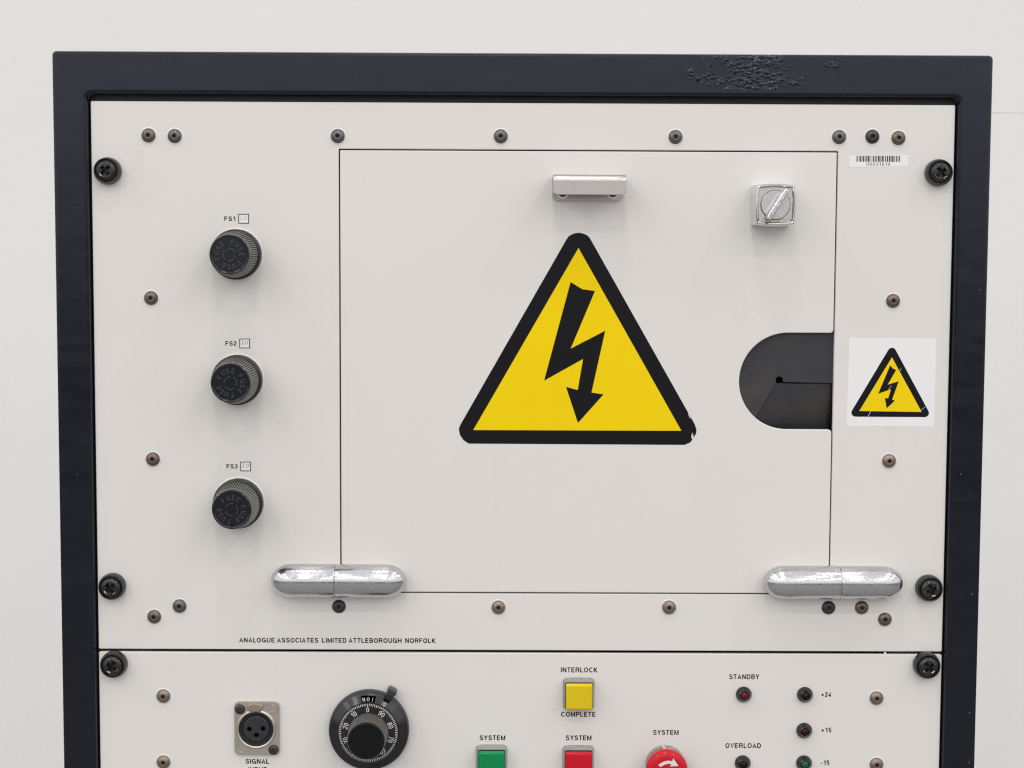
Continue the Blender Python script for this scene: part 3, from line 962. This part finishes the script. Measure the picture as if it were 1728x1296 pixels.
for v, st, word, ctr in ((69.9, 76, 'FS1', 90.1), (-0.5, 153, 'FS2', 20.1), (-70.6, 132, 'FS3', -49.7)):
    b = dup('fusebase', fuse_base, 'fuse_holder', upper, (-160.4, v + 0.2, 0), label='black round fuse holder under the printed mark ' + word)
    fuse_cap(st).done('fuse_cap', b, (-160.4, v + 0.2, 0), sharp=28)
    lettering(word, -167.35, ctr - 1.2, -161.1, ctr + 1.2, upper, weight=0.20, track=0.18)
    m = MB()
    m.use(PAPER).sheet(rrect(5.9, 5.3, 0.05, 1), 0.05)
    m.use(INK)
    for w, h, cx, cy in ((5.95, 0.42, 0, 2.5), (5.95, 0.42, 0, -2.5), (0.42, 4.55, -2.77, 0), (0.42, 4.55, 2.77, 0)):
        m.sheet([(cx - w / 2, cy - h / 2), (cx + w / 2, cy - h / 2), (cx + w / 2, cy + h / 2), (cx - w / 2, cy + h / 2)], 0.10)
    m.use(FADEDPEN if word == 'FS1' else PEN)
    two = [(-1.75, 1.1), (-1.4, 1.6), (-0.95, 1.55), (-0.8, 1.1), (-1.1, 0.4), (-1.8, -0.55), (-1.5, -0.35), (-1.0, -0.3), (-0.5, -0.55)]
    zero = [(0.95 + 0.72 * math.cos(t) + 0.15 * math.sin(t), 0.45 + 0.95 * math.sin(t)) for t in [math.radians(100 + 36 * k) for k in range(11)]]
    m.stroke(two, 0.24, 0.09)
    m.stroke(zero, 0.24, 0.09)
    m.done('fuse_rating_label', upper, (-156.5, ctr, 0), recalc=False)

lettering('ANALOGUE ASSOCIATES  LIMITED ATTLEBOROUGH  NORFOLK', -160.9, -150.95, -48.8, -148.3, upper, weight=0.205, track=0.20)

# small square warning label and barcode sticker
m = MB().use(PAPER)
c2 = (209, -0.4)
m.sheet(sh([(184.56, 24.79), (183.89, -25.36), (233.65, -25.51), (233.86, 24.56)], c2), 0.08)
BOLT2 = [(207.96, 9.27), (201.58, -6.85), (208.79, -4.17), (207.27, -9.47), (205.38, -9.35), (206.51, -15.09), (211.05, -10.78), (209.49, -10.13),
         (213.0, 0.26), (206.75, -1.75), (211.45, 6.73), (209.5, 7.5)]
sign(m, sh(rounded([(208.85, 21.6), (184.9, -19.95), (232.2, -20.05)], 2.3), c2), sh([(208.88, 13.81), (191.03, -16.74), (226.4, -17.13)], c2), sh(BOLT2, c2), 0.14)
m.use(CHIP)
m.stroke(sh([(195.9, -19.9), (196.8, -18.4), (197.6, -16.6)], c2), 0.22, 0.33)
m.stroke(sh([(226.2, -16.0), (228.3, -14.2)], c2), 0.18, 0.33)
m.stroke(sh([(213.5, 6.0), (214.2, 7.8)], c2), 0.18, 0.33)
m.stroke(sh([(207.2, -4.4), (209.0, -2.2)], c2), 0.16, 0.33)
m.done('warning_label', upper, (c2[0], c2[1], 0), label='small square white sticker with a yellow warning triangle')

m = MB().use(PAPER)
cb = (199.0, 123.9)
m.sheet(sh([(182.48, 127.0), (182.7, 120.4), (199, 120.55), (215.49, 120.87), (215.68, 127.13)], cb), 0.09)
m.use(GREYINK)
u = 186.6
rb = random.Random(3)
while u < 210.9:
    w = rb.choice((0.22, 0.22, 0.45, 0.66))
    m.sheet(sh([(u, 123.4), (u + w, 123.4), (u + w, 126.75), (u, 126.75)], cb), 0.13)
    u += w + rb.choice((0.25, 0.3, 0.5, 0.6))
text_in_box(m, '00031619', 192.2 - cb[0], 121.25 - cb[1], 205.5 - cb[0], 123.0 - cb[1], 0.12, 0.16, 0.13)
m.done('barcode_sticker', upper, (cb[0], cb[1], 0), recalc=False, label='narrow white barcode sticker numbered 00031619')

# screws of the upper panel
R_ = lambda: rnd.uniform(0, math.pi)
put_screws([(-209.2, 136.1, S_BROWN, R_(), True), (-194.6, 135.8, S_GREY, R_(), True), (-103.6, 136.2, S_GREY, R_(), True), (-12.6, 136.5, S_GREY, R_(), True),
            (85.1, 136.6, S_GREY, R_(), True), (176.6, 137.0, S_GREY, R_(), True), (195.2, 137.3, S_DARK, R_(), True), (209.8, 136.6, S_BROWN, R_(), True),
            (-208.9, 45.4, S_BROWN, R_(), True), (-209.0, -45.8, S_BROWN, R_(), True), (208.8, 45.6, S_BROWN, R_(), True), (208.5, -45.2, S_TAN, R_(), True),
            (-209.3, -136.3, S_BROWN, R_(), True), (-194.8, -130.1, S_GREY, R_(), True), (-103.9, -129.9, S_DARK, R_(), True), (-12.9, -130.2, S_TAN, R_(), True),
            (84.6, -129.9, S_TAN, R_(), True), (175.7, -129.6, S_DARK, R_(), True), (194.7, -129.5, S_BROWN, R_(), True), (208.1, -136.3, S_BROWN, R_(), True)], upper)
put_rack_screws([(-231.9, 116.3, math.radians(45)), (-232.6, -118.5, math.radians(40)), (232.4, 117.4, math.radians(38)), (232.5, -117.8, math.radians(22))], upper)
# a thin scratch left of the sign
m = MB().use(CHIP)
m.stroke([(0, -8.5), (0.1, 0), (-0.05, 8.5)], 0.22, 0.06)
m.done('scratch_mark', door, (-60.4, -78.3, HD), recalc=False)

# ------------------------------------------------------------------ lower control panel unit
lower = thing('control_panel', 'lower white control panel with a round dial, coloured square buttons and small indicator lamps', 'panel', (0, -334.5, 0))
m = MB().use(PANEL)
m.prism(rrect(482.6, 177.7, 0.9, 4, (0, -245.6)), -3.0, 0.0, 0.45)
m.done('front_plate', lower)
put_screws([(-204.6, -182.4, S_TAN, R_(), True), (-205.0, -221.0, S_TAN, R_(), True), (204.3, -182.2, S_TAN, R_(), True), (205.1, -221.1, S_TAN, R_(), True)], lower)
put_rack_screws([(-232.3, -163.5, math.radians(60)), (232.2, -162.4, math.radians(42))], lower)

# audio socket
cx = (-150.95, -200.65)
m = MB().use(NICKEL)
hc = (-0.45, -0.3)
N = 64
def rr_polar(w, h, r, a, c):
    d = Vector((math.cos(a), math.sin(a)))
    best = None
    lo, hi = 0.0, 60.0
    for _ in range(40):
        t = (lo + hi) / 2
        x, y = abs(c[0] + d.x * t), abs(c[1] + d.y * t)
        qx, qy = max(x - (w / 2 - r), 0), max(y - (h / 2 - r), 0)
        inside = (math.hypot(qx, qy) <= r) and x <= w / 2 and y <= h / 2
        lo, hi = (t, hi) if inside else (lo, t)
    return (c[0] + d.x * lo, c[1] + d.y * lo)
A_ = [2 * math.pi * k / N for k in range(N)]
rings = []
for ww, hh, rr, z in ((26.1, 31.1, 2.7, 0), (26.1, 31.1, 2.7, 1.4), (25.5, 30.5, 2.4, 1.9)):
    rings.append(m.ring([rr_polar(ww, hh, rr, a, hc) + (z,) for a in A_]))
for r, z in ((11.6, 1.9), (11.3, 2.5), (10.7, 2.75), (10.0, 2.5), (9.75, 1.6), (9.7, 0.1)):
    rings.append(m.ring([(hc[0] + r * math.cos(a), hc[1] + r * math.sin(a), z) for a in A_]))
for a, b in zip(rings, rings[1:]):
    m.bridge(a, b)
xlr = m.done('audio_socket', lower, (cx[0], cx[1], 0), sharp=35, label='three-pin round audio socket in a satin metal plate')
m = MB().use(SOCKET).lathe([(9.69, 0.1), (9.69, 0.16), (0.05, 0.16)], hc, 48, caps=(True, True))
m.use(INSERT)
m.lathe([(7.6, 0.15), (7.6, 0.9), (7.35, 1.35), (6.9, 1.55)], hc, 48)
m.done('socket_insert', xlr, (cx[0], cx[1], 0))
for du, dv in ((-3.9, 0.0), (3.9, 0.2), (0.1, -3.6)):
    m = MB().use(HOLE).lathe([(1.35, 1.5), (1.35, 1.62), (0.02, 1.6)], seg=20)
    m.use(INSERT).lathe([(1.7, 1.5), (1.6, 1.85), (1.35, 1.75)], seg=20, caps=(False, False))
    m.done('pin_hole', xlr, (cx[0] + hc[0] + du, cx[1] + hc[1] + dv, 0))
m = MB().use(LATCH)
m.prism([(4.75 * math.cos(a), 2.45 * math.sin(a)) for a in A_], 1.8, 3.5, 0.5)
m.prism([(-3.2, -2.9), (3.2, -2.9), (4.0, -1.0), (-4.0, -1.0)], 1.8, 3.0, 0.4)
m.done('latch_tab', xlr, (-151.9, -188.0, 0))
for u, v in ((-160.6, -189.4), (-141.5, -213.0)):
    dup('xlrscrew', lambda: MB().use(S_DARK).lathe([(2.95, 1.7), (2.95, 2.3), (2.5, 2.9), (1.5, 3.2), (1.0, 3.2), (0.95, 2.2), (0.02, 2.1)], seg=30), 'socket_plate_screw', xlr, (u, v, 0))
m = MB().use(NICKEL)
m.lathe([(2.3, 1.8), (2.25, 2.25), (1.95, 2.25), (1.9, 1.85)], seg=30, caps=(False, False))
for a in (0.4, 1.97, 3.54, 5.11):
    m.prism([(1.0 * math.cos(a) + 0.45 * math.cos(t), 1.0 * math.sin(a) + 0.45 * math.sin(t)) for t in [k * math.pi / 5 for k in range(10)]], 1.8, 2.15, 0.1)
m.done('stamped_mark', xlr, (-141.6, -188.9, 0))
m = MB().use(NICKEL)
arc = [(2.4 * math.cos(a), 2.4 * math.sin(a)) for a in [math.radians(235 + 14 * k) for k in range(9)]]
m.prism([(p[0] * 0.86, p[1] * 0.86) for p in reversed(arc)] + arc, 1.8, 2.2, 0.1)
m.done('stamped_rim', xlr, (-160.2, -212.3, 0))
lettering('SIGNAL', -157.8, -221.75, -144.4, -219.0, lower)
lettering('INPUT', -156.4, -226.6, -145.8, -223.85, lower)

# turns-counting dial
cd = (-86.6, -200.6)
m = MB()
m.use(DIALBLACK).lathe([(22.8, 0), (22.9, 1.0), (22.9, 5.2), (22.4, 6.2), (21.6, 6.6)], seg=96, caps=(True, False))
m.use(DIALRING).lathe([(21.6, 6.6), (17.4, 9.4), (17.0, 9.3)], seg=96, caps=(False, True))
dial = m.done('counting_dial', lower, (cd[0], cd[1], 0), sharp=28, label='black round turns-counting dial with white numbers and a locking lever')
m = MB().use(DIALBLACK).lathe([(16.95, 9.0), (16.95, 9.5), (16.8, 9.7), (12.2, 9.9)], seg=96)
m.use(WHITEINK)
T0 = math.radians(91)
for k in range(100):
    a = T0 + 2 * math.pi * k / 100
    r0 = 14.9 if k % 10 == 0 else (15.2 if k % 5 == 0 else 15.5)
    w = 0.17
    p = [(r0, -w), (16.75, -w), (16.75, w), (r0, w)]
    m.sheet([(x * math.cos(a) - y * math.sin(a), x * math.sin(a) + y * math.cos(a)) for x, y in p], 9.84)
for k in range(10):
    a = T0 + 2 * math.pi * k / 10
    glyph(m, str(k * 10), 13.3 * math.cos(a), 13.3 * math.sin(a), 2.85, a, 9.93, 0, 0.135, 1.0)
m.done('scale_disc', dial, (cd[0], cd[1], 0), sharp=28)
m = MB()
seg = 144
m.use(KNOBRIB).lathe([(11.6, 9.6), (11.5, 10.2), (10.8, 24.2), (10.45, 25.4)], seg=seg, caps=(False, False), fn=lambda k, a, r: r - (0.5 if round(a / (2 * math.pi) * seg) % 2 == 0 and k < 3 else 0))
m.use(KNOB).lathe([(10.5, 25.3), (10.45, 26.4), (10.1, 27.0), (9.5, 27.15), (5, 27.05)], seg=72)
m.done('knob', dial, (cd[0] + 0.15, cd[1], 0), sharp=28)
def arcpoly(r0, r1, a0, a1, n=14):
    o = [(r1 * math.cos(a0 + (a1 - a0) * k / n), r1 * math.sin(a0 + (a1 - a0) * k / n)) for k in range(n + 1)]
    i = [(r0 * math.cos(a1 + (a0 - a1) * k / n), r0 * math.sin(a1 + (a0 - a1) * k / n)) for k in range(n + 1)]
    return o + i
m = MB().use(HOLE)
sl = lambda r: 6.6 + (21.6 - r) / 4.2 * 2.8
poly = arcpoly(17.6, 20.9, math.radians(78), math.radians(102))
half = len(poly) // 2
m.bridge(m.ring([(p[0], p[1], sl(20.9) + 0.12) for p in poly[:half]]), m.ring([(p[0], p[1], sl(17.6) + 0.12) for p in reversed(poly[half:])]), closed=False)
m.use(WHITEINK)
for ch, ad, tw in (('N', 97.5, 0.05), ('O', 90, 0), ('I', 82.5, -0.06)):
    a = math.radians(ad)
    glyph(m, ch, 19.2 * math.cos(a), 19.2 * math.sin(a), 2.2, a + tw, sl(19.2) + 0.95, 0, 0.13, 0.9)
m.done('counter_window', dial, (cd[0], cd[1], 0), recalc=False)
m = MB()
a = math.radians(60)
def turned(pts):
    return [(x * math.cos(a) - y * math.sin(a), x * math.sin(a) + y * math.cos(a)) for x, y in pts]
m.use(DIALBLACK).prism(turned(rrect(4.2, 4.6, 0.9, 4, (23.6, 0))), 3.0, 9.4, 0.5)
m.use(LEVER).prism(turned(rrect(3.2, 5.6, 1.2, 4, (26.6, 0))), 2.0, 9.0, 0.7)
m.use(DIALBLACK)
for k in range(5):
    m.prism(turned(rrect(2.6, 0.35, 0.14, 2, (26.7, -1.9 + 0.95 * k))), 8.4, 9.25, 0.1)
m.done('lock_lever', dial, (cd[0], cd[1], 0))

# push buttons
def bezel():
    m = MB()
    o = rrect(18.1, 18.6, 2.6, 6)
    i = rrect(15.7, 15.5, 1.0, 6)
    L = [m.ring([(p[0], p[1], z) for p in q]) for q, z in ((o, 0), (o, 1.0), (offset(o, 0.25), 1.4), (rrect(16.3, 16.1, 1.3, 6), 5.0), (i, 5.2))]
    m.use(BEZEL)
    for a, b in zip(L, L[1:]):
        m.bridge(a, b)
    m.use(BEZELIN)
    low = m.ring([(p[0], p[1], 0.4) for p in i])
    m.bridge(L[-1], low)
    m.f(low)
    return m
def cap_of(mat):
    m = MB().use(BEZELIN).prism(rrect(14.6, 14.2, 0.6, 4), 0.5, 5.6)
    m.use(mat)
    L = [m.ring([(p[0], p[1], z) for p in rrect(15.0 - 2 * d, 14.6 - 2 * d, 0.6 - d * 0.25, 4)]) for d, z in ((0, 5.9), (0, 8.4), (0.25, 8.75), (0.9, 9.1), (1.15, 9.12))]
    for a, b in zip(L, L[1:]):
        m.bridge(a, b)
    m.f(L[-1])
    return m
for u, v, mat, nm in ((33.25, -180.0, YELLOWBTN, 'yellow'), (-16.5, -219.3, GREENBTN, 'green'), (33.3, -219.5, REDBTN, 'red')):
    b = dup('bezel', bezel, 'push_button', lower, (u, v, 0), label=nm + ' square push button in a grey bezel')
    cap_of(mat).done('button_cap', b, (u, v, 0), sharp=40)
for txt, u0, v0, u1, v1, ink in (('INTERLOCK', 23.1, -167.7, 43.9, -164.9, GREYINK), ('COMPLETE', 23.4, -193.6, 43.1, -190.8, INK), ('SYSTEM', -23.3, -207.5, -8.7, -204.75, INK),
                                 ('SYSTEM', 26.2, -207.4, 40.8, -204.6, INK), ('SYSTEM', 76.3, -204.0, 90.9, -201.3, GREYINK),
                                 ('STANDBY', 119.6, -171.35, 136.7, -168.6, GREYINK), ('OVERLOAD', 118.0, -211.65, 138.4, -208.85, GREYINK),
                                 ('+24', 172.6, -181.55, 178.2, -178.85, GREYINK), ('+15', 173.0, -202.35, 178.7, -199.65, GREYINK), ('-15', 173.0, -221.5, 178.0, -218.8, GREYINK)):
    lettering(txt, u0, v0, u1, v1, lower, ink)

# emergency stop
ce = (83.2, -221.1)
m = MB().use(BEZEL).lathe([(11.2, 0), (11.2, 2.6), (10.8, 3.0), (7.0, 3.0), (6.6, 6.0)], seg=56)
stop = m.done('stop_button', lower, (ce[0], ce[1], 0), label='round red mushroom stop button with a white arrow')
m = MB().use(STOPRED).lathe([(6.5, 5.0), (7.5, 6.2), (10.8, 8.0), (11.8, 9.4), (12.0, 11.2), (11.75, 12.8), (11.1, 14.0), (9.9, 14.8), (8.5, 15.1), (4, 15.3)], seg=64)
m.done('mushroom_head', stop, (ce[0], ce[1], 0), sharp=45)
m = MB().use(WHITEINK)
m.sheet([(-5.3, 4.1), (-3.9, 2.9), (-1.6, 4.3), (0.6, 4.8), (2.1, 4.7), (1.6, 3.2), (6.3, 3.5), (3.2, 8.0), (2.7, 6.3), (0.3, 6.6), (-2.4, 5.9)], 15.36)
m.done('printed_arrow', stop, (ce[0], ce[1], 0))
m = MB().use(WHITEINK)
m.sheet([(-2.5, 11.6), (-1.1, 12.3), (1.3, 9.2), (-0.3, 8.4)][::-1], 3.4)
m.sheet(arcpoly(9.4, 10.5, math.radians(30), math.radians(84)), 3.3)
m.done('white_pointer', stop, (ce[0], ce[1], 0))

# indicator lamps
def lamp_body():
    m = MB().use(LAMPBODY)
    m.lathe([(4.5, 0), (4.55, 0.9), (4.3, 1.5), (3.0, 3.4), (2.55, 3.9), (2.3, 3.8), (2.2, 2.6)], seg=40)
    return m
def lens(mat):
    m = MB().use(mat)
    prof = [(2.15, 2.4), (2.15, 3.2)]
    for k in range(1, 7):
        a = math.pi / 2 * k / 6
        prof.append((2.15 * max(math.cos(a), 0.03), 3.2 + 1.5 * math.sin(a)))
    m.lathe(prof, seg=28)
    return m
for u, v, col, nm in ((128.0, -180.2, 'red', 'dark red'), (163.1, -180.25, 'black', 'unlit black'), (163.1, -201.2, 'dim', 'very dark red'), (163.3, -220.3, 'green', 'green'), (128.0, -220.4, 'black', 'unlit black')):
    b = dup('lampbody', lamp_body, 'indicator_lamp', lower, (u, v, 0), label=nm + ' indicator lamp in a black cone')
    dup('lens' + col, lambda: lens(LEDS[col]), 'lamp_lens', b, (u, v, 0))

# a paint chip in the joint between the panels
m = MB().use(CHIP)
m.prism([(208.2, -156.7), (209.6, -156.7), (209.4, -155.4), (208.4, -155.5)], -1.2, -0.3, 0.2)
m.done('paint_chip', lower)
